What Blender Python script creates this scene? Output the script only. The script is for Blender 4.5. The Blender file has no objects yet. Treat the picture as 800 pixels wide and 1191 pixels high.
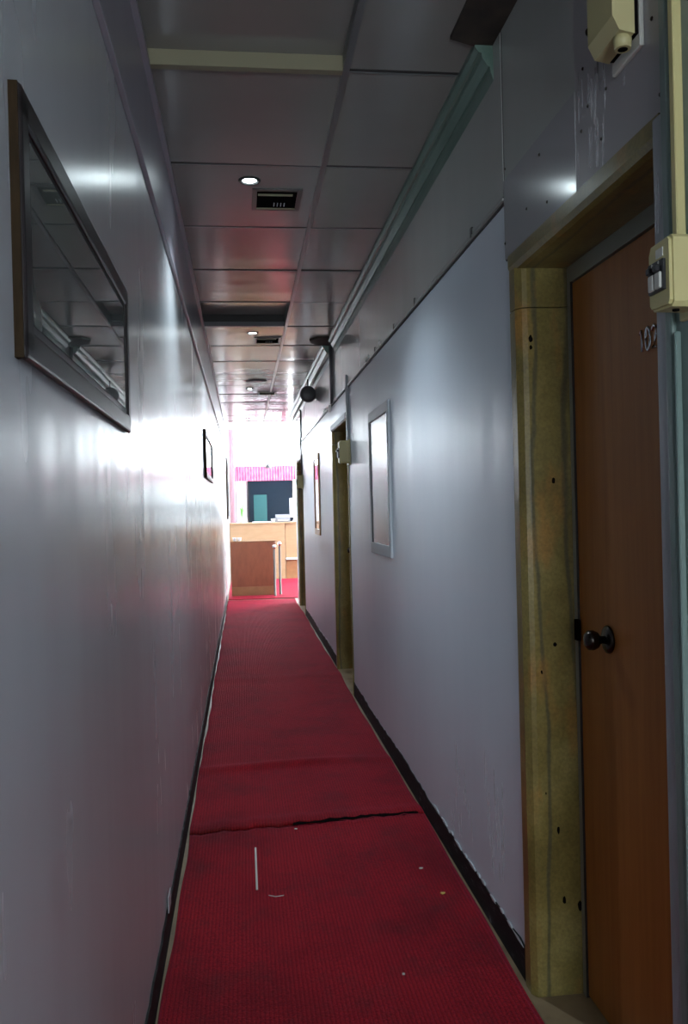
import bpy, bmesh, math, random
from mathutils import Vector, Matrix
random.seed(7)
C = bpy.data.collections.new('hall'); bpy.context.scene.collection.children.link(C)
sc = bpy.context.scene

# ---------------------------------------------------------------- camera, light, exposure
EYE = 1.45
yaw, pitch, roll = math.radians(6.70), math.radians(-0.264), math.radians(-1.424)
F = Vector((math.sin(yaw)*math.cos(pitch), math.cos(yaw)*math.cos(pitch), math.sin(pitch)))
Rt = Vector((math.cos(yaw), -math.sin(yaw), 0)); Up = Rt.cross(F)
R2 = math.cos(roll)*Rt + math.sin(roll)*Up; U2 = -math.sin(roll)*Rt + math.cos(roll)*Up
cam = bpy.data.cameras.new('camera'); co = bpy.data.objects.new('camera', cam); C.objects.link(co)
co.matrix_world = Matrix(((R2.x, U2.x, -F.x, 0), (R2.y, U2.y, -F.y, 0), (R2.z, U2.z, -F.z, EYE), (0, 0, 0, 1)))
cam.sensor_fit = 'VERTICAL'; cam.sensor_height = 24; cam.lens = 24*1000/1191; cam.clip_start = .02
sc.camera = co

w = bpy.data.worlds.new('sky'); sc.world = w; w.use_nodes = True
bg = w.node_tree.nodes['Background']
bg.inputs[0].default_value = (.85, .94, 1.0, 1)
bg.inputs[1].default_value = 13.0

def portal(name, loc, sx, sy, rot):
    l = bpy.data.lights.new(name, 'AREA'); l.shape = 'RECTANGLE'; l.size = sx; l.size_y = sy
    l.cycles.is_portal = True
    o = bpy.data.objects.new(name, l); C.objects.link(o); o.location = loc; o.rotation_euler = rot
PI = math.pi
portal('portal_back', (1.55, 20.12, 2.1), 3.8, 3.2, (-PI/2, 0, 0))
portal('portal_side', (3.72, 17.0, 1.95), 5.0, 2.7, (0, PI/2, 0))
portal('portal_rear', (.27, -2.58, 1.525), .8, 1.65, (PI/2, 0, 0))

sc.view_settings.view_transform = 'Standard'; sc.view_settings.look = 'None'
sc.view_settings.gamma = 1; sc.view_settings.use_curve_mapping = False
sc.view_settings.exposure = 1.25
try:
    sc.cycles.max_bounces = 14; sc.cycles.diffuse_bounces = 8; sc.cycles.glossy_bounces = 8
    sc.cycles.sample_clamp_indirect = 8.0
except Exception: pass

# ---------------------------------------------------------------- materials
def mat(name, col, rough=.5, metal=0, spec=.5, coat=0, emit=None, estr=0):
    m = bpy.data.materials.new(name); m.use_nodes = True
    b = m.node_tree.nodes['Principled BSDF']
    b.inputs['Base Color'].default_value = (*col, 1); b.inputs['Roughness'].default_value = rough
    b.inputs['Metallic'].default_value = metal; b.inputs['Specular IOR Level'].default_value = spec
    b.inputs['Coat Weight'].default_value = coat
    if emit: b.inputs['Emission Color'].default_value = (*emit, 1); b.inputs['Emission Strength'].default_value = estr
    return m
class NT:
    def __init__(s, m): s.t = m.node_tree; s.b = s.t.nodes['Principled BSDF']; s.co = None
    def n(s, k, **kw):
        x = s.t.nodes.new(k)
        for a, v in kw.items(): setattr(x, a, v)
        return x
    def l(s, a, b): s.t.links.new(a, b)
    def coord(s, scale=(1, 1, 1)):
        if not s.co: s.co = s.n('ShaderNodeTexCoord')
        mp = s.n('ShaderNodeMapping'); mp.inputs['Scale'].default_value = scale
        s.l(s.co.outputs['Object'], mp.inputs[0]); return mp.outputs[0]
    def noise(s, scale, sv=(1, 1, 1), det=4, rough=.55):
        x = s.n('ShaderNodeTexNoise'); x.inputs['Scale'].default_value = scale
        x.inputs['Detail'].default_value = det; x.inputs['Roughness'].default_value = rough
        s.l(s.coord(sv), x.inputs['Vector']); return x.outputs[0]
    def ramp(s, f, stops):
        x = s.n('ShaderNodeValToRGB'); e = x.color_ramp.elements
        while len(e) < len(stops): e.new(.5)
        for q, (p, c) in zip(e, stops): q.position = p; q.color = (*c, 1)
        s.l(f, x.inputs[0]); return x.outputs[0]
    def mix(s, f, a, b, mode='MIX'):
        x = s.n('ShaderNodeMix', data_type='RGBA', blend_type=mode)
        if hasattr(f, 'node'): s.l(f, x.inputs[0])
        else: x.inputs[0].default_value = f
        for v, i in ((a, 6), (b, 7)):
            if hasattr(v, 'node'): s.l(v, x.inputs[i])
            else: x.inputs[i].default_value = (*v, 1)
        return x.outputs[2]
    def col(s, o): s.l(o, s.b.inputs['Base Color'])
    def rough(s, f, lo, hi):
        x = s.n('ShaderNodeMapRange'); x.inputs[3].default_value = lo; x.inputs[4].default_value = hi
        s.l(f, x.inputs[0]); s.l(x.outputs[0], s.b.inputs['Roughness'])
    def bump(s, f, strength, dist, prev=None):
        x = s.n('ShaderNodeBump'); x.inputs['Strength'].default_value = strength; x.inputs['Distance'].default_value = dist
        s.l(f, x.inputs['Height'])
        if prev: s.l(prev, x.inputs['Normal'])
        s.l(x.outputs[0], s.b.inputs['Normal']); return x.outputs[0]

def laminate(name, c1, c2, r0, r1, wav=.6):
    m = mat(name, c1, r0); n = NT(m)
    n.col(n.ramp(n.noise(1.2, (1, 1, .5), 5), [(.3, c1), (.7, c2)]))
    n.rough(n.noise(3, (1, 1.5, .4), 3), r0, r1)
    n.bump(n.noise(1.0, (.01, 6, .04), 1, .4), wav, .004)
    return m
M = {}
M['wall'] = laminate('lilac_laminate', (.45, .47, .485), (.50, .52, .535), .23, .30)
M['wallR'] = laminate('lilac_laminate_right', (.53, .58, .65), (.58, .64, .70), .30, .40)
M['upper'] = laminate('grey_laminate', (.36, .37, .355), (.41, .42, .40), .14, .22, .4)
M['band'] = laminate('lilac_band', (.27, .255, .30), (.31, .295, .34), .3, .4, .3)
M['tile'] = laminate('ceiling_laminate', (.215, .21, .195), (.25, .245, .225), .13, .2, .5)
M['seam'] = mat('dark_seam', (.02, .018, .018), .6)
M['void'] = mat('dark_void', (.006, .005, .005), 1, spec=0)
M['tee'] = mat('grey_tee', (.17, .18, .18), .35, .5)
M['brass'] = mat('dull_gold', (.21, .195, .125), .5, .1)  # louvre brass; also the gold light painted on the ceiling recess strip
M['framepaint'] = mat('grey_green_frame_paint', (.20, .205, .165), .45)
M['fitting'] = mat('dark_fitting', (.03, .03, .03), .4, .3)
M['alu'] = mat('aluminium', (.42, .45, .48), .5, .1)
M['steel'] = mat('polished_steel', (.6, .6, .62), .2, 1)
M['white'] = mat('white_plastic', (.75, .75, .74), .4)
M['black'] = mat('black_plastic', (.015, .015, .017), .35)
M['darkframe'] = mat('dark_frame', (.018, .014, .014), .4, spec=.3)
M['bronze'] = mat('dark_bronze', (.05, .04, .035), .25, .9)
M['cream'] = mat('cream_plastic', (.46, .41, .19), .45)
M['creamdirty'] = mat('cream_side', (.42, .375, .19), .5)
M['greywhite'] = mat('grey_white_plastic', (.5, .5, .46), .5)

m = M['teal'] = mat('teal_paint', (.17, .24, .22), .38); n = NT(m)
n.col(n.ramp(n.noise(3, (3, 3, .6), 5), [(.35, (.13, .19, .175)), (.65, (.21, .27, .25))]))
m = M['cornice'] = mat('green_grey_metal', (.16, .23, .20), .35, .2); n = NT(m)
n.col(n.ramp(n.noise(4, (6, .5, 6), 4), [(.3, (.09, .155, .125)), (.7, (.16, .235, .20))]))
m = M['paintgrey'] = mat('grey_lilac_paint', (.25, .27, .29), .4); n = NT(m)
n.col(n.ramp(n.noise(5, (3, 3, .4), 5), [(.4, (.22, .25, .26)), (.62, (.27, .28, .31)), (.8, (.42, .44, .46))]))

m = M['carpet'] = mat('red_carpet', (.2, .01, .02), .75); n = NT(m)
b1 = n.ramp(n.noise(2.2, (1, 1, 1), 6, .6), [(.28, (.14, .009, .009)), (.5, (.30, .012, .016)), (.75, (.38, .016, .020))])
b2 = n.ramp(n.noise(190, (1, 1, 1), 3, .7), [(.3, (.25, .25, .25)), (.7, (1.3, 1.25, 1.25))])
cc = n.mix(1.0, b1, b2, 'MULTIPLY')
RB = 1
dirt = n.ramp(n.noise(3.5, (1.6, 1, 1), 7, .7), [(.50, (0, 0, 0)), (.70, (.6, .6, .6))])
cdirt = n.mix(dirt, cc, (.075, .018, .016))
wv = n.n('ShaderNodeTexWave'); wv.bands_direction = 'X'; wv.inputs['Scale'].default_value = 24; wv.inputs['Distortion'].default_value = .6
wv.inputs['Detail'].default_value = 2; n.l(n.coord((1, 1, 1)), wv.inputs['Vector'])
n.col(n.mix(1, cdirt, n.ramp(wv.outputs[1], [(.0, (.68, .68, .68)), (.5, (1.08, 1.08, 1.08))]), 'MULTIPLY'))
p = n.bump(wv.outputs[1], .6, .003); n.bump(n.noise(300, (1, .6, 1), 3), .9, .004, p)
n.b.inputs['Sheen Weight'].default_value = .38; n.b.inputs['Sheen Tint'].default_value = (1, .10, .24, 1); n.b.inputs['Sheen Roughness'].default_value = .4; n.b.inputs['Specular IOR Level'].default_value = .04
M['carpetback'] = mat('carpet_backing', (.13, .09, .06), .95, spec=.1)

m = M['marble'] = mat('olive_marble', (.3, .26, .12), .28); n = NT(m)
a = n.ramp(n.noise(4.5, (1, 1, .8), 7, .62), [(.25, (.095, .073, .020)), (.5, (.185, .145, .042)), (.72, (.28, .235, .085))])
v = n.n('ShaderNodeTexWave'); v.bands_direction = 'X'; v.inputs['Scale'].default_value = 2.6; v.inputs['Distortion'].default_value = 5
v.inputs['Detail'].default_value = 5; v.inputs['Detail Scale'].default_value = 1.3; n.l(n.coord((1, .25, .25)), v.inputs['Vector'])
vn = n.ramp(v.outputs[1], [(.0, (.7, .7, .7)), (.07, (0, 0, 0))])
a = n.mix(vn, a, (.05, .055, .04))
st = n.ramp(n.noise(7, (1.5, 1.5, .5), 4), [(.56, (0, 0, 0)), (.70, (.7, .7, .7))])
a = n.mix(st, a, (.30, .15, .035))
gr = n.ramp(n.noise(120, (1, 1, 1), 3), [(.3, (.75, .75, .75)), (.7, (1.1, 1.1, 1.1))])
n.col(n.mix(1, a, gr, 'MULTIPLY'))
m = M['sill'] = mat('tan_marble_floor', (.38, .30, .19), .35); n = NT(m)
n.col(n.ramp(n.noise(6, (1, 1, 1), 6), [(.3, (.09, .06, .035)), (.46, (.20, .145, .085)), (.75, (.28, .21, .125))]))
def wood(name, c1, c2, rough, sv=(8, 8, .5)):
    m = mat(name, c1, rough); n = NT(m)
    n.col(n.ramp(n.noise(5, sv, 6, .6), [(.3, c1), (.7, c2)]))
    n.bump(n.noise(18, sv, 3), .12, .001)
    return m
M['doorwood'] = wood('door_veneer', (.27, .088, .011), (.36, .135, .022), .5, (6, 6, .35))
M['dooredge'] = mat('door_edge', (.05, .03, .02), .6)
M['redwood'] = wood('red_brown_panel', (.20, .055, .022), (.27, .08, .034), .35, (3, 3, 1))
M['beigewood'] = wood('beige_panel', (.31, .20, .105), (.37, .245, .135), .4, (1, 2, 3))
M['brownwood'] = wood('brown_panel', (.25, .12, .05), (.32, .16, .07), .4, (2, 2, 2))
M['giltside'] = wood('gilt_wood', (.016, .010, .005), (.030, .018, .008), .7, (30, 30, 3)); M['giltside'].node_tree.nodes['Principled BSDF'].inputs['Specular IOR Level'].default_value = .08
M['orange'] = mat('orange_frame', (.55, .28, .10), .4)
m = M['basepaint'] = mat('black_skirting_paint', (.012, .012, .014), .65, spec=.15); n = NT(m)
n.col(n.ramp(n.noise(9, (1, 1.2, 5), 5, .65), [(.55, (.010, .011, .012)), (.66, (.035, .035, .04)), (.74, (.22, .22, .24))]))
# art under glass: muted green / grey mottling, strong clear coat as the glass
m = M['art'] = mat('dark_green_picture', (.03, .04, .035), .5, coat=1.0); n = NT(m)
n.b.inputs['Coat Roughness'].default_value = .015; n.b.inputs['Coat IOR'].default_value = 1.6
n.col(n.ramp(n.noise(3.5, (1, 1, 1.8), 6), [(.3, (.012, .022, .018)), (.5, (.022, .034, .030)), (.62, (.03, .05, .035)), (.8, (.045, .045, .05))]))
m = M['artpink'] = mat('pink_picture', (.3, .12, .2), .5, coat=1.0)
m = M['glassfilm'] = mat('frosted_dark_glass', (.06, .07, .09), .24, spec=.2, coat=0); m.node_tree.nodes['Principled BSDF'].inputs['IOR'].default_value = 1.35; M['glassfilm'].node_tree.nodes['Principled BSDF'].inputs['Coat Roughness'].default_value = .2
M['palecloth'] = mat('pale_pink_cloth', (.80, .60, .66), .8)
m = M['pinkcloth'] = mat('pink_cloth', (.72, .22, .38), .8); n = NT(m)
n.col(n.ramp(n.noise(14, (1, 1, .6), 4), [(.35, (.58, .09, .20)), (.7, (.70, .20, .32))]))
n.b.inputs['Transmission Weight'].default_value = 0.0
M['tealpanel'] = mat('teal_panel', (.008, .075, .08), .5)
M['bluepanel'] = mat('dark_blue_glass', (.003, .010, .020), .3, spec=.2)
M['leaf'] = mat('leaf_green', (.10, .28, .05), .5)
M['soil'] = mat('soil', (.05, .03, .02), .9)
M['lobbywall'] = mat('white_lobby_paint', (.62, .60, .62), .6)
M['greydisc'] = mat('dark_grey_enamel', (.09, .09, .10), .45)
M['board'] = mat('dark_brown_board', (.022, .016, .012), .8); n = NT(M['board'])
n.col(n.ramp(n.noise(10, (1, 1, 1), 5), [(.3, (.012, .009, .007)), (.7, (.045, .032, .022))]))
M['lamp'] = mat('lit_lens', (1, 1, 1), .3, emit=(.80, .95, 1), estr=55)
M['grey'] = mat('grey_machine', (.22, .23, .25), .45)
M['screwm'] = mat('screw_head', (.04, .035, .03), .4, .6)
m = M['glass'] = bpy.data.materials.new('clear_glass'); m.use_nodes = True
nt = m.node_tree; nt.nodes.clear(); o_ = nt.nodes.new('ShaderNodeOutputMaterial'); ms = nt.nodes.new('ShaderNodeMixShader')
tr = nt.nodes.new('ShaderNodeBsdfTransparent'); gl = nt.nodes.new('ShaderNodeBsdfGlossy'); gl.inputs['Roughness'].default_value = .02
ms.inputs[0].default_value = .06; nt.links.new(tr.outputs[0], ms.inputs[1]); nt.links.new(gl.outputs[0], ms.inputs[2]); nt.links.new(ms.outputs[0], o_.inputs[0])

# ---------------------------------------------------------------- mesh helpers
class MB:
    def __init__(s): s.bm = bmesh.new(); s.mats = []; s.cur = 0
    def m(s, key):
        mm = M[key] if isinstance(key, str) else key
        if mm not in s.mats: s.mats.append(mm)
        s.cur = s.mats.index(mm); return s
    def _tag(s, vs):
        fs = {f for v in vs for f in v.link_faces}
        for f in fs: f.material_index = s.cur
    def box(s, x0, x1, y0, y1, z0, z1, bev=0, seg=2):
        r = bmesh.ops.create_cube(s.bm, size=1); vs = r['verts']
        for v in vs:
            v.co.x = x0 if v.co.x < 0 else x1; v.co.y = y0 if v.co.y < 0 else y1; v.co.z = z0 if v.co.z < 0 else z1
        s._tag(vs)
        if bev:
            es = list({e for v in vs for e in v.link_edges})
            rr = bmesh.ops.bevel(s.bm, geom=es, offset=bev, segments=seg, affect='EDGES', profile=.5)
            for f in rr['faces']: f.material_index = s.cur
        return s
    def poly(s, pts, axis, a, b):
        """extrude a 2-D outline along axis from a to b"""
        def P(p, t):
            if axis == 'x': return (t, p[0], p[1])
            if axis == 'y': return (p[0], t, p[1])
            return (p[0], p[1], t)
        A = [s.bm.verts.new(P(p, a)) for p in pts]; B = [s.bm.verts.new(P(p, b)) for p in pts]
        n = len(pts); fs = [s.bm.faces.new(A), s.bm.faces.new(B[::-1])]
        for i in range(n): fs.append(s.bm.faces.new((A[i], B[i], B[(i+1) % n], A[(i+1) % n])))
        for f in fs: f.material_index = s.cur
        return s
    def lathe(s, prof, c, axis='z', seg=24, flip=1):
        """prof: (radius, height) list, revolved about an axis through c"""
        rings = []
        for r, h in prof:
            ring = []
            for i in range(seg):
                t = 2*PI*i/seg; u, v = r*math.cos(t), r*math.sin(t); h2 = h*flip
                d = {'z': (u, v, h2), 'x': (h2, u, v), 'y': (u, h2, v)}[axis]
                ring.append(s.bm.verts.new((c[0]+d[0], c[1]+d[1], c[2]+d[2])))
            rings.append(ring)
        for a, b in zip(rings, rings[1:]):
            for i in range(seg):
                f = s.bm.faces.new((a[i], a[(i+1) % seg], b[(i+1) % seg], b[i])); f.material_index = s.cur; f.smooth = True
        for r in (rings[0], rings[-1]):
            f = s.bm.faces.new(r); f.material_index = s.cur
        return s
    def tube(s, pts, r, seg=10):
        pts = [Vector(p) for p in pts]; rings = []
        for i, p in enumerate(pts):
            d = (pts[min(i+1, len(pts)-1)] - pts[max(i-1, 0)]).normalized()
            a = d.cross(Vector((0, 0, 1)));
            if a.length < .1: a = d.cross(Vector((1, 0, 0)))
            a.normalize(); b = d.cross(a)
            rings.append([s.bm.verts.new(p + r*(math.cos(2*PI*k/seg)*a + math.sin(2*PI*k/seg)*b)) for k in range(seg)])
        for a, b in zip(rings, rings[1:]):
            for i in range(seg):
                f = s.bm.faces.new((a[i], a[(i+1) % seg], b[(i+1) % seg], b[i])); f.material_index = s.cur; f.smooth = True
        for r_ in (rings[0], rings[-1]): s.bm.faces.new(r_).material_index = s.cur
        return s
    def build(s, name, parent=None, loc=None):
        bmesh.ops.recalc_face_normals(s.bm, faces=s.bm.faces)
        me = bpy.data.meshes.new(name); s.bm.to_mesh(me); s.bm.free()
        for mm in s.mats: me.materials.append(mm)
        o = bpy.data.objects.new(name, me); C.objects.link(o)
        if parent: o.parent = parent
        if loc: o.location = loc
        return o
def mb(k): return MB().m(k)
def tag(o, label, cat, group=None):
    o['label'] = label; o['category'] = cat
    if group: o['group'] = group
    return o
def struct(o): o['kind'] = 'structure'; return o
def thing(name, label, cat, loc=(0, 0, 0), group=None, rz=0):
    o = bpy.data.objects.new(name, None); C.objects.link(o); o.location = loc; o.rotation_euler.z = rz
    o.empty_display_size = .1
    return tag(o, label, cat, group)
def dup(root, loc, label=None, group=None, par=None):
    r = root.copy(); C.objects.link(r)
    if par: r.parent = par
    if loc is not None: r.location = loc
    if label: r['label'] = label
    if group: r['group'] = group
    for ch in list(root.children): dup(ch, None, par=r)
    return r

RX, LX, CZ = .82, -.29, 2.90
WT = .10                                     # skirting height
DO = [(1.62, 2.43), (6.63, 7.68), (11.75, 12.85)]     # clear door openings along the right wall
DH = 2.145

# ---------------------------------------------------------------- setting
# floor
struct(mb('sill').box(-.8, 4.0, -2.7, 20.3, -.12, 0).build('floor'))
# left wall
o = struct(mb('wall').box(LX-.2, LX, -2.7, 20.3, 0, 4.0).build('wall_left'))
b = mb('band').box(LX, LX+.012, -2.5, 14.3, 2.555, CZ)
b.box(LX, LX+.016, -2.5, 14.3, 2.535, 2.552, .002, 1)
b.m('seam').box(LX, LX+.0125, -2.5, 14.3, 2.552, 2.555)
b.m('band').box(LX+.012, LX+.03, -2.5, 14.3, CZ-.022, CZ)
b.build('upper_band', o)
# right wall: solid piers between door recesses
b = mb('wallR')
RE = [-6, 1.545, 2.515, 6.63, 7.74, 11.75, 12.91, 13.35]
for y0, y1 in ((-2.7, 1.545), (2.515, 6.60), (7.74, 11.72), (12.91, 13.35)):
    b.box(RX, RX+.30, y0, y1, 0, 2.39)
for y0, y1 in ((1.545, 2.515), (6.60, 7.74), (11.72, 12.91)):
    b.box(RX, RX+.30, y0, y1, DH+.045, 2.39)
    b.box(1.03, RX+.30, y0, y1, 0, DH+.05)
b.box(RX, RX+.30, -2.7, 13.35, 2.39, 4.0)
b.m('lobbywall').box(RX+.30, 4.0, 13.15, 13.35, 0, 4.0)
wr = struct(b.build('wall_right'))
# grey laminate sheets over the upper part, corridor beyond door 1
b = MB(); ys = [2.548, 5.79, 6.86, 9.1, 11.49, 13.34]
for y0, y1 in zip(ys, ys[1:]):
    b.m('upper').box(RX-.006, RX, y0+.004, y1-.004, 2.405, CZ)
b.m('seam').box(RX-.002, RX, 2.55, 13.34, 2.405, CZ)
b.build('upper_sheet', wr)
b = mb('upper').box(RX-.012, RX, 2.548, 13.35, 2.374, 2.383).box(RX-.009, RX, 2.548, 13.35, 2.388, 2.404)
b.m('seam').box(RX-.006, RX, 2.548, 13.35, 2.383, 2.388).box(RX-.004, RX, 2.548, 13.35, 2.366, 2.374)
for y, l in ((2.9, .02), (3.9, .012), (5.1, .02), (4.45, .015)): b.box(RX-.0125, RX-.006, y, y+l, 2.376, 2.41)
b.m('white')
for y, l in ((5.35, .13), (4.9, .05), (8.2, .2), (9.4, .3)): b.box(RX-.0135, RX-.008, y, y+l, 2.388, 2.41)
b.build('sheet_edging', wr)
# sheets over door 1
b = mb('upper').box(RX-.004, RX, 1.985, 2.543, 2.42, CZ)
b.m('seam').box(RX-.0045, RX, 2.543, 2.548, 2.19, CZ).box(RX-.0045, RX, 1.979, 1.985, 2.43, CZ)
b.build('upper_sheet', wr)
m = M['plate'] = laminate('grey_lilac_sheet', (.32, .32, .335), (.37, .37, .385), .13, .18, .25)
b = mb('plate').box(RX-.009, RX, 1.978, 2.542, 2.190, 2.432, .0015, 1)
b.build('lower_sheet', wr)
m = M['plate2'] = laminate('lilac_sheet_scuffed', (.29, .275, .29), (.33, .315, .33), .3, .42, .25)
b = mb('plate2').box(RX-.008, RX, 1.556, 1.979, 2.190, CZ, .001, 1); b.build('side_sheet', wr)

# rear end of the corridor, behind the camera: a wall with an open window
b = mb('lobbywall'); b.box(-.5, 1.2, -2.7, -2.5, 0, .70).box(-.5, 1.2, -2.7, -2.5, 2.35, 3.1).box(-.5, -.13, -2.7, -2.5, .70, 2.35).box(.67, 1.2, -2.7, -2.5, .70, 2.35)
struct(b.build('wall_front'))
# lobby shell
b = mb('lobbywall')
WB = [(-.24, .98, 2.40, 3.62), (1.04, 3.4, .12, 3.62)]      # clear openings in the far wall: high window, glazed entrance
b.box(-.5, -.24, 20, 20.2, 0, 4).box(-.24, .98, 20, 20.2, 0, 2.40).box(-.24, 3.4, 20, 20.2, 3.62, 4).box(.98, 1.04, 20, 20.2, 0, 3.62).box(1.62, 3.4, 20, 20.2, 0, 2.40)
b.box(3.4, 4, 20, 20.2, 0, 4)
struct(b.build('wall_back'))
b = mb('lobbywall'); b.box(3.8, 4.0, 13.35, 20.2, 0, .6).box(3.8, 4.0, 13.35, 20.2, 3.3, 4).box(3.8, 4.0, 13.35, 14.5, .6, 3.3).box(3.8, 4.0, 19.5, 20.2, .6, 3.3)
struct(b.build('wall_lobby_side'))

# ceiling: slab + laminate tiles + grid
b = mb('void')
b.box(-.5, 1.2, -2.7, 14.3, 2.985, 3.12)
b.m('lobbywall').box(-.5, 4.0, 14.3, 20.2, 3.75, 4.0).box(1.12, 4.0, 13.15, 14.3, 3.75, 4.0)
b.box(-.5, 1.12, 14.3, 14.36, 2.95, 3.8)
ceil = struct(b.build('ceiling'))
P, Y0 = .798, 2.030
rows = [Y0 + P*k for k in range(-5, 16)]
b = MB()
def tile(x0, x1, y0, y1, z=CZ, tx=None, ty=None):
    g = .0035
    r = bmesh.ops.create_grid(b.bm, x_segments=4, y_segments=6, size=.5)
    tx = random.uniform(-.004, .004) if tx is None else tx; ty = random.uniform(-.004, .004) if ty is None else ty
    sag = random.uniform(.001, .005)
    for v in r['verts']:
        u, w_ = v.co.x, v.co.y
        v.co = Vector((x0+g+(u+.5)*(x1-x0-2*g), y0+g+(w_+.5)*(y1-y0-2*g), z + tx*u + ty*w_ - sag*(1-4*u*u)*(1-4*w_*w_)))
    b.m('tile'); b._tag(r['verts'])
    for v in r['verts']:
        for f in v.link_faces: f.smooth = True
TX = .375
for k in range(-5, 16):
    y0 = Y0 + P*k; y1 = y0 + P
    if y0 > 14.3: break
    y1 = min(y1, 14.3)
    zl = CZ
    if k == 0: zl = CZ+.04; tile(LX, TX, y0, y1, zl, 0, 0)
    elif k == 5: tile(LX, TX, y0, y1, CZ+.07, .0, .03)
    else: tile(LX, TX, y0, y1)
    tile(TX, RX, y0, y1)
tiles = b.build('laminate_tiles', ceil)
b = mb('tee')
b.box(TX-.011, TX+.011, -2.5, 14.3, CZ-.007, CZ+.08)
for k in range(-5, 16):
    y = Y0+P*k
    if y > 14.2: break
    b.m('seam').box(TX if k == 1 else LX, RX, y-.007, y+.006, CZ-.0015, CZ+.02)
    b.m('tee').box(TX if k == 1 else LX, RX, y+.006, y+.013, CZ-.003, CZ+.01)
b.build('ceiling_grid', ceil)
b = mb('brass').box(LX+.012, TX-.011, 2.815, 2.845, CZ-.010, CZ+.045)  # gold light on the recess side is put into this strip's colour
b.build('recess_edge', ceil).__setitem__('label', 'recess edging strip with its gold light painted in')
b = mb('greydisc').box(LX+.012, TX-.011, 6.79, 6.815, CZ-.004, CZ+.085); b.m('seam').box(LX+.012, TX-.011, 6.775, 6.79, CZ+.03, CZ+.085)
b.build('recess_edge', ceil)
# duct-like green-grey cornice in the right corner
def cornice_pts(w=.0):
    return [(.757, CZ), (.757, CZ-.018), (.768, CZ-.034), (.778, CZ-.036), (.780, CZ-.052), (.798, CZ-.078), (.803, CZ-.078), (.806, CZ-.096), (RX-.006, CZ-.122), (RX-.006, CZ)]
b = mb('cornice').poly(cornice_pts(), 'y', 2.625, 7.30); cn = struct(b.build('trim_1'))
b = mb('cornice').poly([(x-.03 if x < .8 else x, z) for x, z in cornice_pts()], 'y', 7.55, 13.34); struct(b.build('trim_2'))

# skirtings (black painted, ragged top edge)
def skirt(name, x0, x1, segs, side):
    b = mb('basepaint')
    for ya, yb in segs:
        n_ = max(2, int((yb-ya)/.05)); pts = []
        for i in range(n_+1):
            y = ya + (yb-ya)*i/n_; pts.append((y, WT + random.uniform(-.006, .006) + .006*math.sin(y*3.1)))
        b.poly([(ya, 0)] + pts + [(yb, 0)], 'x', x0, x1)
    return struct(b.build(name))
skirt('baseboard_left', LX, LX+.006, [(-2.5, 3), (3, 8), (8, 14)], 0)
skirt('baseboard_right', RX-.005, RX, [(-2.5, 1.53), (2.52, 4.5), (4.5, 6.60), (7.76, 11.7)], 1)
b = mb('alu')
y = 2.53
while y < 3.7:
    l = random.uniform(.02, .12); z = .104 + random.uniform(-.004, .006)
    b.poly([(y, z-.003), (y+l*.5, z-.006), (y+l, z), (y+l*.6, z+.004), (y+l*.2, z+.003)], 'x', RX-.0064, RX-.001); y += l + random.uniform(.0, .06)
b.build('chipped_paint', bpy.data.objects['baseboard_right'])

# ---------------------------------------------------------------- door surrounds and doors
def surround(n_, y0, y1, full=True):
    """marble-lined recess; far reveal, lintel, sill"""
    b = MB()
    b.m('marble')
    # far jamb: bull-nosed slab on the far side of the recess
    prof = [(RX-.010, y1+.075), (RX-.010, y1+.028), (RX+.004, y1+.006), (RX+.018, y1), (.985, y1), (.985, y1+.06), (RX, y1+.06), (RX, y1+.075)]
    b.poly(prof, 'z', 0, DH-.125).poly([(x+.001, y+.001) for x, y in prof], 'z', DH-.122, DH)
    j = b.build('far_jamb')
    b = mb('marble'); b.poly([(RX-.010, y0-.06), (RX-.010, y0-.05), (RX-.002, y0-.03), (RX+.02, y0), (.985, y0), (.985, y0-.06)], 'z', 0, DH)
    nj = b.build('near_jamb')
    b = mb('marble')
    b.poly([(RX-.012, DH+.046), (RX-.012, DH+.010), (RX-.004, DH-.004), (RX+.010, DH-.008), (.985, DH-.008), (.985, DH+.046)], 'y', y0-.055, y1+.078)
    lt = b.build('lintel')
    b = mb('sill').box(RX-.02, 1.0, y0, y1, 0, .004)
    si = b.build('threshold')
    b = mb('framepaint').box(.960, .990, y1-.022, y1, .004, DH-.008).box(.960, .990, y0, y0+.022, .004, DH-.008).box(.960, .990, y0+.022, y1-.022, DH-.055, DH-.008)
    b.m('seam').box(.9605, .99, y1-.024, y1-.022, .004, DH-.055)
    fr = b.build('metal_frame')
    root = struct(bpy.data.objects.new('trim_%d' % n_, None)); C.objects.link(root); root.location = (RX, y1, 0)
    for q in (j, nj, lt, si, fr):
        q.parent = root; q.location = (-RX, -y1, 0)
    return root
def door(n_, y0, y1, knob=True):
    b = mb('doorwood').box(.966, 1.02, y0+.024, y1-.025, .01, DH-.058, .002, 1)
    d = struct(b.build('door_%d' % n_))
    if knob:
        ky = y1 - .225; kz = 1.080
        b = mb('bronze').lathe([(.0, 0), (.036, 0), (.038, .003), (.036, .008), (.026, .012), (.0, .013)], (.966, ky, kz), 'x', 28, -1)
        b.build('knob_rose', d)
        b = mb('bronze').lathe([(.011, .010), (.010, .022), (.013, .028), (.022, .034), (.027, .046), (.026, .058), (.018, .066), (.006, .069), (.0005, .069)], (.966, ky, kz), 'x', 28, -1)
        b.build('door_knob', d)
    return d
trs = [surround(3+i, *DO[i]) for i in range(3)]
drs = [door(1+i, *DO[i]) for i in range(3)]
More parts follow.
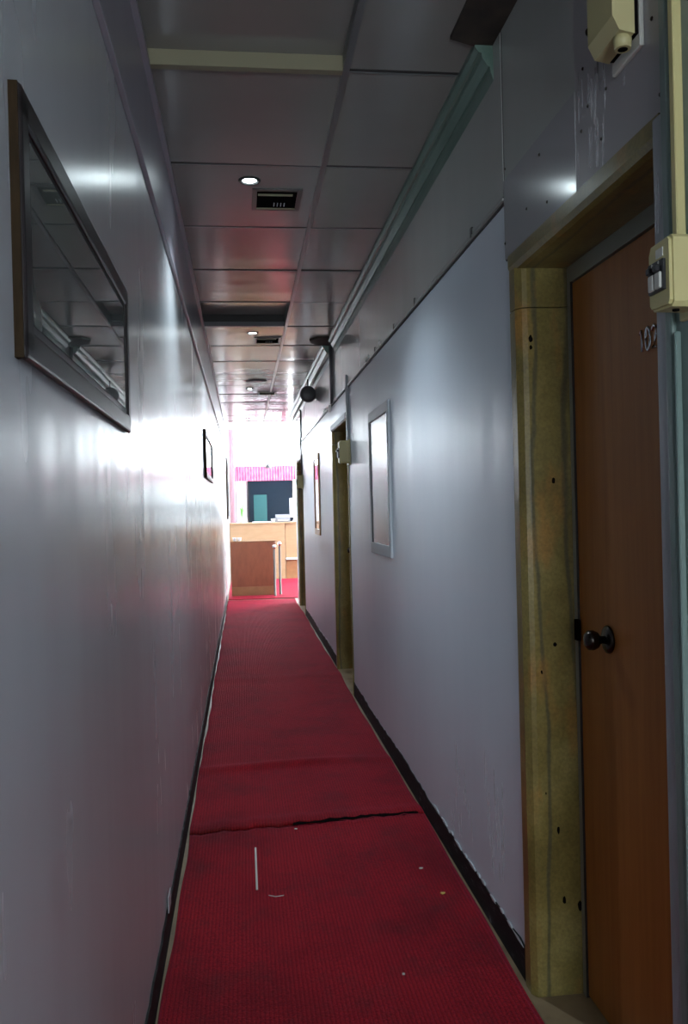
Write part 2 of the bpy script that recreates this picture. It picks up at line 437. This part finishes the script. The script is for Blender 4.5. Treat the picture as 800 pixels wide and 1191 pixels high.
# dark chips and bolt holes in the marble of the first jamb
b = mb('void')
def blob(c, ry, rz, axis='y'):
    pts = [(c[0]+ry*math.cos(t)*random.uniform(.7, 1.2), c[2]+rz*math.sin(t)*random.uniform(.8, 1.15)) for t in [2*PI*i/9 for i in range(9)]]
    b.poly(pts, 'y', c[1]-.0012, c[1]+.002)
for x, z, r, s in ((.905, 1.515, .006, .010), (.846, 1.93, .006, .012), (.846, 1.905, .005, .007), (.898, 1.035, .005, .007), (.856, .955, .003, .006), (.895, .49, .004, .012), (.908, .283, .005, .012), (.955, .262, .007, .016), (.86, .60, .002, .004)):
    blob((x, DO[0][1], z), r, s)
o = b.build('chips'); o.parent = trs[0]; o.location = (-RX, -DO[0][1], 0)
o = mb('void').box(.95, .9602, 2.385, 2.41, 1.05, 1.11).build('latch_gap'); o.parent = trs[0]; o.location = (-RX, -DO[0][1], 0)
# room number on the first door: digits 1 0 2, reading left to right towards the camera
d = drs[0]; X = .965
def digit_tube(pts, name): return mb('steel').tube([(X, y, z) for y, z in pts], .0042, 8).build(name, d)
zb, zt = 1.808, 1.860
y = 1.975
digit_tube([(y+.008, zt-.010), (y, zt), (y, zb)], 'numeral')
y = 1.943
digit_tube([(y+.011*math.cos(t), (zb+zt)/2+.027*math.sin(t)) for t in [2*PI*i/20 for i in range(21)]], 'numeral')
y = 1.910
digit_tube([(y+.011, zt-.012), (y+.008, zt-.003), (y, zt), (y-.009, zt-.005), (y-.011, zt-.015), (y-.004, zb+.022), (y+.011, zb), (y-.013, zb)], 'numeral')

# painted trim at the near side of door 1
b = mb('paintgrey').box(RX-.016, RX, 1.545, 1.585, 0, DH+.04, .004, 2)
b.m('teal').box(RX-.020, RX, 1.517, 1.545, 0, CZ, .005, 2).box(RX-.012, RX, 1.40, 1.517, 0, CZ, .002, 1)
b.m('white'); 
struct(b.build('trim_6'))
b = mb('teal').box(RX-.024, RX-.012, 1.497, 1.505, 0, 1.76, .002, 1); b.build('edge_bead', bpy.data.objects['trim_6'])

# header strip, light aluminium, round doors 2 and 3
for i in (1, 2):
    y0, y1 = DO[i]
    b = mb('alu').box(RX-.018, RX-.012, y0-.03, y1+.07, DH+.0, DH+.045)
    o = b.build('metal_edging'); o.parent = trs[i]; o.location = (-RX, -y1, 0)

# ---------------------------------------------------------------- carpets
def carpet(name, ya, yb, z, fold, label, edge):
    nx, ny = 44, int((yb-ya)/.025)
    bm = bmesh.new(); top = []
    for j in range(ny+1):
        y = ya + (yb-ya)*j/ny
        xl = -.272 + .004*math.sin(y*2.3) + .003*math.sin(y*9); xr = .800 + .005*math.sin(y*1.7+1) + .003*math.sin(y*7)
        row = []
        for i in range(nx+1):
            u = i/nx; x = xl + (xr-xl)*u
            row.append(bm.verts.new((x, y + edge(x, y), z + fold(x, y))))
        top.append(row)
    for j in range(ny):
        for i in range(nx):
            f = bm.faces.new((top[j][i], top[j][i+1], top[j+1][i+1], top[j+1][i])); f.smooth = True
    # pale backing edge down to the floor
    border = [(r[0], q[0]) for r, q in zip(top, top[1:])] + [(q[-1], r[-1]) for r, q in zip(top, top[1:])] + [(a, c) for a, c in zip(top[0][1:], top[0][:-1])] + [(a, c) for a, c in zip(top[-1][:-1], top[-1][1:])]
    low = {}
    def lo(v):
        if v not in low: low[v] = bm.verts.new((v.co.x + (-.002 if v.co.x < 0 else .002), v.co.y, v.co.z-.009))
        return low[v]
    side = len(top)*2-2
    for i_, (a, c) in enumerate(border):
        f = bm.faces.new((a, c, lo(c), lo(a))); f.material_index = 1 if i_ < side else 0
    bmesh.ops.recalc_face_normals(bm, faces=bm.faces)
    me = bpy.data.meshes.new(name); bm.to_mesh(me); bm.free()
    me.materials.append(M['carpet']); me.materials.append(M['carpetback'])
    o = bpy.data.objects.new(name, me); C.objects.link(o)
    return tag(o, label, 'carpet')
g = lambda t, s: math.exp(-(t/s)**2)
def fold_near(x, y):
    k = max(0, min(1, (x-.18)/.25))
    e = 3.93 + .05*max(0, x-.2)
    return .002*math.sin(x*9+y*2) + .016*g(y-e, .05)*k
def fold_far(x, y):
    h = .002*math.sin(x*7-y*3)
    h += .020*g(y-(4.86+.02*math.sin(x*4)), .055)*(.75+.35*math.sin(x*5+.5))
    h += .010*g(y-3.98, .06)
    h += .006*g(y-7.4, .12)
    return h + .004*g(y-12.1, .2)
jag = lambda x: .008*math.sin(x*37)+.006*math.sin(x*91)
carpet('carpet_runner', -2.5, 3.90, .010, fold_near, 'red ribbed carpet runner nearest the camera with a straight pale scratch', lambda x, y: (.06*x + jag(x))*max(0, min(1, (y-3.5)/.4)))
carpet('carpet_runner', 3.916, 13.9, .010, fold_far, 'long red carpet runner beyond the torn seam with a raised crease', lambda x, y: (.06*x + jag(x))*max(0, min(1, (4.4-y)/.4)))
b = mb('carpet').box(-.27, 3.7, 14.05, 17.95, 0, .012, .002, 1).box(.86, 3.7, 13.4, 14.05, 0, .012, .002, 1)
tag(b.build('lobby_carpet'), 'pinkish red carpet on the bright lobby floor behind the brown partition', 'carpet')
b = mb('void')
xs = [.19+.59*i/24 for i in range(25)]
up = [(x, 3.925+.06*x+.004+(random.uniform(.0, .022)*math.sin(PI*min(1, max(0, (x-.19)/.59)))**.5)) for x in xs]
dn = [(x, 3.905+.06*x-random.uniform(.002, .012)) for x in xs]
b.poly(dn + up[::-1], 'z', .0145, .0155)
tag(b.build('torn_seam'), 'black ragged tear strip at the carpet seam across the corridor', 'tear')
b = mb('greywhite').box(.013, .021, 3.27, 3.68, .0118, .0145, .001, 1)
tag(b.build('pale_strip'), 'thin straight pale strip lying lengthwise on the nearest red carpet', 'strip')
M['crumb'] = mat('yellow_crumb', (.6, .42, .1), .6)
def crumb(x, y, r, key, label):
    b = mb(key); z = .0125
    pts = [(x+r*math.cos(t)*random.uniform(.6, 1.3), y+.6*r*math.sin(t)*random.uniform(.6, 1.3)) for t in [2*PI*i/7 for i in range(7)]]
    b.poly(pts, 'z', z, z+.004); tag(b.build('litter_scrap'), label, 'litter')
crumb(.700, 3.12, .011, 'crumb', 'small yellow crumb on the red carpet near the right edge')
crumb(.665, 3.35, .008, 'greywhite', 'tiny pale lint scrap on the carpet, just beyond the yellow crumb')
crumb(.455, 2.60, .006, 'greywhite', 'tiny pale speck on the nearest part of the red carpet')
crumb(.20, 3.86, .007, 'greywhite', 'tiny pale speck at the left start of the torn carpet seam')
b = mb('greywhite').tube([(.06, 3.215, .013), (.085, 3.20, .013), (.115, 3.205, .013)], .0018, 5)
tag(b.build('lint_thread'), 'short pale curved thread right of the pale strip on the carpet', 'thread')

# ---------------------------------------------------------------- ceiling fittings
def downlight(loc, label):
    t = thing('downlight', label, 'ceiling light', loc, 'recessed spotlights along the corridor ceiling')
    mb('fitting').lathe([(.030, .012), (.033, -.002), (.042, -.006), (.048, -.003), (.050, .004)], (0, 0, 0), 'z', 28).build('trim_ring', t)
    mb('lamp').lathe([(.0005, .006), (.018, .004), (.030, .008), (.030, .011)], (0, 0, -.006), 'z', 20).build('lens', t)
    return t
dl = downlight((.065, 3.80, CZ-.004), 'brightest lit recessed spotlight, nearest in the corridor ceiling')
for y, s in ((7.06, 'second lit spotlight from the camera, just past the recessed ceiling tile'), (10.3, 'third lit spotlight from the camera, past the round ceiling disc'), (13.7, 'farthest lit spotlight, near the bright lobby')):
    dup(dl, (.115, y, CZ-.004), s)
for o in [q for q in bpy.data.objects if q.name.startswith('downlight')]:
    l = bpy.data.lights.new('bulb', 'SPOT'); l.energy = 36; l.color = (.78, .91, 1); l.spot_size = 2.0; l.spot_blend = 1.0; l.shadow_soft_size = .025
    q = bpy.data.objects.new('bulb', l); C.objects.link(q); q.parent = o; q.location = (0, 0, -.03)

def vent(x0, x1, y0, y1, label):
    t = thing('ceiling_vent', label, 'vent', (x0, y0, CZ), 'square vents in the ceiling'); a, c = x1-x0, y1-y0
    b = mb('fitting'); f = .022; h = -.010
    b.box(0, a, 0, f, h, .003).box(0, a, c-f, c, h, .003).box(0, f, f, c-f, h, .003).box(a-f, a, f, c-f, h, .003); b.build('frame', t)
    b = mb('void').box(f, a-f, f, c-f, -.0075, .004); b.build('opening', t)
    b = mb('brass').box(f, a-f, c-f-.010, c-f, -.012, -.006); b.build('louvre', t); mb('brass').box(f+.005, a-f-.02, f+.035, f+.048, -.013, -.006).build('louvre', t)
    b = mb('alu')
    for i in range(4): b.box(f+.08+.016*i, f+.084+.016*i, c-.10, c-.055, -.009, -.006)
    b.build('damper_blade', t)
    return t
v = vent(.078, .305, 3.885, 4.155, 'dark square ceiling vent with brass louvres beside the nearest spotlight')
dup(v, (.13, 7.22, CZ), 'dark ceiling vent beside the second spotlight')
dup(v, (.22, 10.55, CZ), 'dark ceiling vent beside the third spotlight')
b = mb('greydisc').lathe([(.0005, -.012), (.075, -.012), (.10, -.010), (.115, -.003), (.118, .002)], (.185, 9.68, CZ-.004), 'z', 32)
tag(b.build('ceiling_disc'), 'flat grey round disc on the ceiling between second and third spotlights', 'ceiling disc')
# dark brown sheet standing in for an open ceiling gap; patch board farther on
b = mb('board').poly([(.672, 2.60), (.755, 2.635), (RX-.005, 2.655), (RX-.005, 1.9), (.705, 1.9), (.675, 2.30)], 'z', CZ-.012, CZ)
tag(b.build('ceiling_patch'), 'dark brown stained sheet standing in for a ceiling gap in front of the green cornice end', 'board')
b = mb('board').poly([(.60, 7.30), (.66, 7.20), (.79, 7.18), (RX-.008, 7.25), (RX-.008, 7.53), (.70, 7.50), (.62, 7.42)], 'z', CZ-.02, CZ)
tag(b.build('ceiling_patch'), 'small dark brown patch board at the gap between the two cornice lengths', 'board')
# round dark fitting under the far cornice
b = mb('greydisc').lathe([(.0005, -.045), (.06, -.043), (.085, -.03), (.09, -.008), (.09, 0)], (0, 0, 0), 'y', 30, 1)
t = thing('round_fitting', 'dark grey round fitting hanging below the far green cornice', 'round fitting', (.735, 9.35, 2.70))
o = b.build('disc', t)
mb('seam').tube([(0, -.01, .085), (.0, -.01, .16)], .007, 8).build('stem', t)

# ---------------------------------------------------------------- breaker boxes on the right wall
def breaker_box(loc, label, group=None):
    """origin on the wall at the box centre; sticks out towards -x; narrow switches on the front"""
    t = thing('breaker_box', label, 'breaker box', loc, group)
    h = .062; w_ = .040; p = .072
    b = mb('creamdirty').box(-.012, 0, -.046, .046, -.072, .068, .003, 2).build('back_plate', t)
    b = mb('cream')
    b.poly([(-w_, -h+.008), (-w_+.008, -h), (w_-.008, -h+.004), (w_, -h+.012), (w_, h-.016), (w_-.010, h-.002), (-w_+.006, h), (-w_, h-.006)], 'x', -p+.006, -.012)
    b.poly([(-w_+.004, -h+.012), (-w_+.01, -h+.005), (w_-.01, -h+.008), (w_-.004, -h+.015), (w_-.004, h-.020), (w_-.012, h-.006), (-w_+.009, h-.004), (-w_+.004, h-.010)], 'x', -p, -p+.006)
    b.build('cover', t)
    mb('greywhite').box(-p-.0010, -p+.001, -.016, .010, .030, .046, .0004, 1).build('sticker', t)
    b = mb('black').box(-p-.006, -p+.001, -.024, .030, -.030, .024, .001, 1); b.build('switch_surround', t)
    for y in (-.010, .014):
        mb('greywhite').box(-p-.010, -p-.004, y-.0095, y+.0095, -.026, .002, .0015, 1).build('breaker', t)
        mb('black').box(-p-.016, -p-.006, y-.006, y+.006, .003, .015, .002, 1).build('toggle', t)
        mb('greywhite').lathe([(.0005, .001), (.003, .0)], (-p-.0062, y, .0195), 'x', 10).build('screw', t)
    mb('void').lathe([(.0005, 0), (.006, 0), (.006, .004)], (-.045, -.005, -h-.002), 'z', 14).build('cable_hole', t)
    return t
bx = breaker_box((RX-.012, 1.436, 1.845), 'cream breaker box with two black toggles beside the wooden door 102')
b2 = dup(bx, (RX, 6.52, 1.875), 'cream breaker box beside the far marble doorway, beyond the small window')
b3 = dup(bx, (RX, 11.66, 1.82), 'dark-looking breaker box at the farthest doorway, near the lobby')
for o in (b2, b3): o.scale = (1.15, 1.5, 1.4)
# conduits: trunking down to each box
b = mb('cream').box(-.018, 0, -.009, .009, 1.912, CZ, .002, 1); 
t = b.build('cable_trunking', None, (RX-.012, 1.480, 0)); tag(t, 'cream cable trunking running down to the cream breaker box by door 102', 'trunking')
b = mb('paintgrey').box(-.022, 0, -.016, .016, 1.96, 2.46, .002, 1)
t = b.build('cable_trunking', None, (RX, 6.50, 0)); tag(t, 'grey cable trunking above the breaker box at the second doorway', 'trunking')
b = mb('greydisc').tube([(RX-.02, 7.53, CZ-.03), (RX-.02, 7.53, 2.37)], .014, 10)
tag(b.build('cable'), 'thick dark cable dropping from the cornice gap down the upper wall', 'cable')
b = mb('greydisc').tube([(RX-.014, 11.66, CZ-.10), (RX-.014, 11.66, 2.43), (RX-.02, 11.64, 2.40), (RX-.014, 11.64, 1.92)], .010, 8)
tag(b.build('cable'), 'dark cable running down to the farthest breaker box', 'cable')
b = mb('white').box(RX-.03, RX-.012, 7.66, 7.76, 2.32, 2.38, .004, 2)
tag(b.build('junction_box'), 'small white junction box at the foot of the thick dark cable', 'junction box')

# the distribution box high over door 102
t = thing('meter_box', 'beige plastic box fixed high on the wall above door 102', 'meter box', (RX-.008, 1.66, 2.37))
b = mb('greywhite').box(-.010, 0, -.040, .090, -.020, .33, .002, 1); b.build('back_plate', t)
b = mb('creamdirty'); b.poly([(-.064, .32), (-.064, .040), (-.050, .012), (-.018, .006), (-.018, .32)], 'y', -.035, .085)
b.build('cover', t).__setitem__('label', 'beige bevelled cover')
mb('void').box(-.019, -.009, -.034, .08, .006, .32).build('shadow_gap', t)
mb('creamdirty').lathe([(.016, -.014), (.018, 0), (.018, .012)], (-.032, -.010, .0), 'z', 18).build('cable_gland', t)
mb('void').lathe([(.0005, -.001), (.010, -.001), (.010, .004)], (-.032, -.010, -.0135), 'z', 14).build('gland_hole', t)
mb('bronze').lathe([(.0005, .010), (.006, .009), (.009, .003), (.009, 0)], (-.058, .088, .075), 'y', 14).build('knob', t)

# screws and scuffs in the sheets over door 102
scr = None
grp = 'dark screw heads in the sheets above door 102'
for y, z in ((1.924, 2.458), (1.713, 2.44), (1.588, 2.384), (2.224, 2.382), (2.336, 2.276), (1.561, 2.224), (2.535, 2.24), (2.175, 2.238), (1.90, 2.36), (1.80, 2.352), (1.83, 2.255), (1.94, 2.32), (2.52, 2.46)):
    if scr is None:
        b = mb('screwm').lathe([(.0005, -.003), (.003, -.0025), (.0045, 0)], (0, 0, 0), 'x', 10)
        scr = tag(b.build('screw', None, (RX-.009, y, z)), 'small dark screw head in the grey sheet above door 102', 'screw', grp)
    else:
        o = scr.copy(); C.objects.link(o); o.location = (RX-.009, y, z)
m = M['scuff'] = mat('chalky_scuff', (.72, .72, .76), .7); m.use_nodes = True
n = NT(m); al = n.ramp(n.noise(30, (1, 2.5, .35), 5, .7), [(.35, (.05, .05, .05)), (.72, (.6, .6, .6))]); n.l(al, n.b.inputs['Alpha'])
def scuff(y0, y1, z0, z1, x, name, parent=wr, k=16):
    b = mb('scuff')
    for _ in range(k):
        y = random.gauss((y0+y1)/2, (y1-y0)/4); z = random.uniform(z0, z1); l = random.uniform(.15, .5)*(z1-z0); w_ = random.uniform(.0015, .006)
        lean = random.uniform(-.05, .05)*l
        b.poly([(y, z-l/2), (y+w_, z-l/4), (y+w_*.8+lean, z+l/3), (y+lean, z+l/2), (y-w_*.6+lean, z+l/4), (y-w_*.5, z-l/3)], 'x', x-.0006-.00002*_, x)
    return b.build(name, parent)
scuff(1.765, 1.955, 2.23, 2.43, RX-.008, 'plaster_scuff', k=34)
scuff(1.70, 1.735, 2.32, 2.40, RX-.008, 'plaster_scuff', k=5)
scuff(2.60, 3.0, .22, .55, RX, 'paint_scuff', k=18)
scuff(2.75, 3.6, .13, .45, RX, 'paint_scuff', k=18)
scuff(1.555, 1.58, 1.98, 2.12, RX-.0165, 'plaster_scuff', bpy.data.objects['trim_6'], 7)
# metallic tape patch low on the left wall
b = mb('alu').box(LX+.006, LX+.010, 2.94, 3.02, .10, .155, .001, 1)
tag(b.build('metal_clip'), 'small shiny metal clip at the foot of the left wall', 'clip')

# ---------------------------------------------------------------- windows in the right wall
def small_window(n_, y0, y1, z0, z1, key, panekey):
    root = struct(bpy.data.objects.new('window_%d' % n_, None)); C.objects.link(root); root.location = (RX, y0, z0)
    a, c = y1-y0, z1-z0; b = mb(key); f = .035; p = -.014
    b.box(p, 0, 0, a, 0, .065, .002, 1).box(p, 0, 0, a, c-.06, c, .002, 1).box(p, 0, a-.012, a, .065, c-.06).box(p, 0, 0, .05, .065, c-.06, .002, 1)
    fr = b.build('window_frame', root)
    mb('seam').box(-.006, 0, a-.045, a-.012, .065, c-.06).build('dark_gap', fr)
    mb(panekey).box(-.005, 0, .05, a-.045, .065, c-.06).build('pane', fr)
    mb('black').box(p-.004, p, .018, .030, c-.24, c-.12, .001, 1).build('latch', fr)
    return root
small_window(1, 4.69, 5.43, 1.165, 2.045, 'alu', 'glassfilm')
small_window(2, 9.12, 9.72, 1.165, 2.045, 'orange', 'artpink')

# ---------------------------------------------------------------- pictures on the left wall
def picture(name, y0, y1, z0, z1, label, art, rz, t_=.022, bar=.045):
    t = thing(name, label, 'picture', (LX, y0, (z0+z1)/2), None, rz)
    a, h = y1-y0, (z1-z0)/2
    b = mb('darkframe'); s = bar
    for q in ((0, a, h-s, h), (0, a, -h, -h+s)): b.box(.004, t_, q[0], q[1], q[2], q[3], .007, 3)
    for q in ((0, s), (a-s, a)): b.box(.004, t_, q[0], q[1], -h+s*.2, h-s*.2, .007, 3)
    b.build('frame', t)
    mb('giltside').box(.0, t_-.004, -.003, .012, -h+.002, h-.002).build('gilt_side', t).__setitem__('label', 'golden brown wooden side of frame')
    b = mb('black').box(.002, .010, s*.8, a-s*.8, -h+s*.8, h-s*.8); b.build('mount', t)
    b = mb(art).box(.010, .0115, s+.014, a-s-.004, -h+s+.012, h-s-.012); b.build('picture_sheet', t)
    return t
picture('wall_picture', 1.165, 2.26, 1.655, 2.02, 'large dark-framed picture under glass, nearest on the left wall', 'art', math.radians(.25), .016)
picture('wall_picture', 6.72, 8.2, 1.71, 2.09, 'small dark-framed picture farther along the left wall', 'artpink', 0, .022)
picture('wall_picture', 15.6, 16.6, 1.30, 2.42, 'tall narrow dark frame on the left wall in the bright lobby', 'art', 0, .03)

# ---------------------------------------------------------------- lobby
t = thing('reception_partition', 'red-brown wooden half-height partition at the corridor end', 'partition', (.2, 14.62, 0))
mb('redwood').box(-.42, .33, -.02, .02, .16, .915, .003, 1).build('panel', t)
mb('brownwood').box(-.42, .33, -.024, .024, .0, .16, .002, 1).build('kick_board', t)
mb('brownwood').box(-.43, .34, -.03, .03, .915, .935, .004, 2).build('top_rail', t)
M['poststeel'] = mat('brushed_post_steel', (.10, .08, .07), .45, .3)
def post(x, y, h, lab):
    t = thing('railing_post', lab, 'post', (x, y, 0), 'steel posts at the partition end')
    mb('poststeel').lathe([(.028, 0), (.028, .01), (.019, .015), (.019, h-.03)], (0, 0, 0), 'z', 18).build('tube', t)
    mb('steel').lathe([(.012, h-.032), (.014, h-.02), (.026, h-.008), (.033, h+.015), (.026, h+.038), (.008, h+.047), (.0005, h+.047)], (0, 0, 0), 'z', 18).build('ball_top', t)
post(.50, 14.40, .82, 'round steel post with ball top, left one at the partition end')
post(.60, 14.66, .86, 'round steel post with ball top, right one at the partition end')
t = thing('reception_counter', 'long beige wooden reception counter across the bright lobby', 'counter', (.8, 18.1, 0))
mb('beigewood').box(-1.08, .06, -.10, .45, 0, 1.16, .004, 1).build('front_panel', t)
mb('beigewood').box(.07, 1.3, -.06, .45, .44, 1.16, .004, 1).build('side_panel', t)
mb('brownwood').box(.07, 1.3, -.05, .45, 0, .40).build('lower_panel', t)
mb('white').box(.07, 1.3, -.12, -.0, .40, .44, .004, 1).build('foot_ledge', t)
mb('beigewood').box(-1.085, 1.32, -.13, .47, 1.16, 1.19, .006, 2).build('worktop', t)
ZT = 1.19
t = thing('computer_monitor', 'white monitor seen from behind on the right of the counter', 'monitor', (1.13, 18.35, ZT))
mb('white').box(-.14, .16, -.02, .03, .09, .50, .012, 3).build('screen_housing', t)
mb('white').box(-.02, .04, -.01, .02, .015, .10).build('neck', t); mb('white').box(-.09, .11, -.07, .09, 0, .015, .005, 2).build('foot', t)
t = thing('desk_printer', 'low grey machine on the counter left of the white monitor', 'printer', (.85, 18.2, ZT))
mb('grey').poly([(-.14, 0), (.14, 0), (.14, .11), (.06, .16), (-.10, .16), (-.14, .10)], 'x', -.17, .13).build('body', t)
mb('white').box(-.13, .09, -.17, -.05, .03, .045, .003, 1).build('paper_tray', t)
b = mb('white').lathe([(.03, 0), (.042, .05), (.045, .075), (.038, .075), (.0005, .02)], (.62, 18.02, ZT), 'z', 16); b.bm.verts.ensure_lookup_table()
tag(b.build('cup'), 'white cup on the counter left of the grey machine', 'cup')
b = mb('white').box(.19, .58, 18.0, 18.22, ZT, ZT+.02, .003, 1); tag(b.build('paper_stack'), 'flat stack of white paper in the middle of the counter', 'paper')
def plant(x, y, h, lab):
    t = thing('potted_plant', lab, 'plant', (x, y, ZT))
    mb('white').lathe([(.035, 0), (.05, .08), (.054, .10), (.046, .10), (.0005, .085)], (0, 0, 0), 'z', 16).build('pot', t)
    b = mb('leaf')
    for i in range(16):
        a = random.uniform(0, 2*PI); l = random.uniform(.5, 1)*h; s = random.uniform(.02, .07)
        dx, dy = math.cos(a), math.sin(a); px, py = -dy*.014, dx*.014
        P_ = [Vector((0, 0, .08)), Vector((dx*s*.5, dy*s*.5, .08+l*.6)), Vector((dx*s*1.3, dy*s*1.3, .08+l))]
        v = [b.bm.verts.new(q) for q in (P_[0]+Vector((px*.3, py*.3, 0)), P_[0]-Vector((px*.3, py*.3, 0)), P_[1]-Vector((px, py, 0)), P_[1]+Vector((px, py, 0)), P_[2])]
        b.bm.faces.new((v[0], v[1], v[2], v[3])); b.bm.faces.new((v[3], v[2], v[4]))
    b.build('leaves', t)
plant(-.03, 18.25, .34, 'small green plant in a white pot on the left of the counter')
def cup(x, lab):
    b = mb('white').lathe([(.026, 0), (.034, .05), (.036, .06), (.030, .06), (.0005, .02)], (x, 14.62, .935), 'z', 16)
    tag(b.build('cup'), lab, 'cup', 'cups on the partition')
cup(-.15, 'white cup on the far left end of the brown partition'); cup(-.07, 'white cup on the partition, right of the other one')
# far wall furniture
t = thing('glazed_cabinet', 'dark blue glass-fronted partition under the pink valance', 'cabinet', (.15, 19.8, 0))
mb('bluepanel').box(0, .98, 0, .06, .2, 2.12).build('dark_glass', t)
mb('tealpanel').box(.10, .40, -.012, 0, 1.0, 1.80, .003, 1).build('teal_panel', t)
mb('darkframe').box(-.03, 0, -.01, .07, .2, 2.14).box(.98, 1.01, -.01, .07, .2, 2.14).box(-.03, 1.01, -.01, .07, 2.12, 2.16).build('frame', t)
mb('darkframe').box(-.03, 1.01, -.01, .2, 0, .2).build('plinth', t)
t = mb('pinkcloth')
pts = [(-.26 + 1.66*i/80, 19.72 + .012*math.sin(i*2.1)) for i in range(81)]
t.poly(pts + [(x, y+.012) for x, y in pts[::-1]], 'z', 2.12, 2.46)
tag(t.build('valance'), 'pink gathered cloth valance under the bright high window', 'valance')
t = mb('palecloth'); pts = [(-.285 + .12*i/20, 19.62 + .03*math.sin(i*1.6)) for i in range(21)]
t.poly(pts + [(x, y+.012) for x, y in pts[::-1]], 'z', .4, 3.3)
tag(t.build('curtain'), 'narrow pale pink curtain hanging at the left edge of the lobby window', 'curtain')
b = mb('white').box(-.14, .10, 19.85, 19.95, .0, 2.12, .004, 1); tag(b.build('white_panel'), 'white upright panel left of the dark blue glass', 'panel')
t = thing('pendant_lamp', 'small dark bell-shaped pendant silhouetted against the bright window', 'pendant lamp', (.525, 17.6, 2.30))
mb('greydisc').lathe([(.06, 0), (.055, .02), (.03, .07), (.012, .10), (.012, .12)], (0, 0, 0), 'z', 18).build('shade', t)
mb('greydisc').tube([(0, 0, .11), (0, 0, 1.45)], .003, 6).build('cord', t)
# glazing
def glazed(n_, x0, x1, y, z0, z1, mull, axis='x'):
    root = struct(bpy.data.objects.new('window_%d' % n_, None)); C.objects.link(root)
    root.location = (x0, y, z0) if axis == 'x' else (y, x0, z0)
    a, h = x1-x0, z1-z0; b = mb('white'); f = .04
    def bx_(b, u0, u1, v0, v1, d0, d1):
        if axis == 'x': b.box(u0, u1, d0, d1, v0, v1)
        else: b.box(d0, d1, u0, u1, v0, v1)
    bx_(b, 0, a, 0, f, 0, .06); bx_(b, 0, a, h-f, h, 0, .06); bx_(b, 0, f, f, h-f, 0, .06); bx_(b, a-f, a, f, h-f, 0, .06)
    for i in range(1, mull): bx_(b, a*i/mull-.02, a*i/mull+.02, f, h-f, 0, .06)
    fr = b.build('window_frame', root)
    b = mb('glass'); bx_(b, f, a-f, f, h-f, .028, .032); b.build('pane', fr)
glazed(3, -.24, .98, 20.05, 2.40, 3.62, 2)
glazed(4, 1.62, 3.4, 20.05, 2.40, 3.62, 2)
glazed(7, 1.04, 1.62, 20.05, .02, 3.62, 1)
glazed(5, 14.5, 19.5, 3.85, .6, 3.3, 4, 'y')
glazed(6, -.13, .67, -2.62, .70, 2.35, 1)
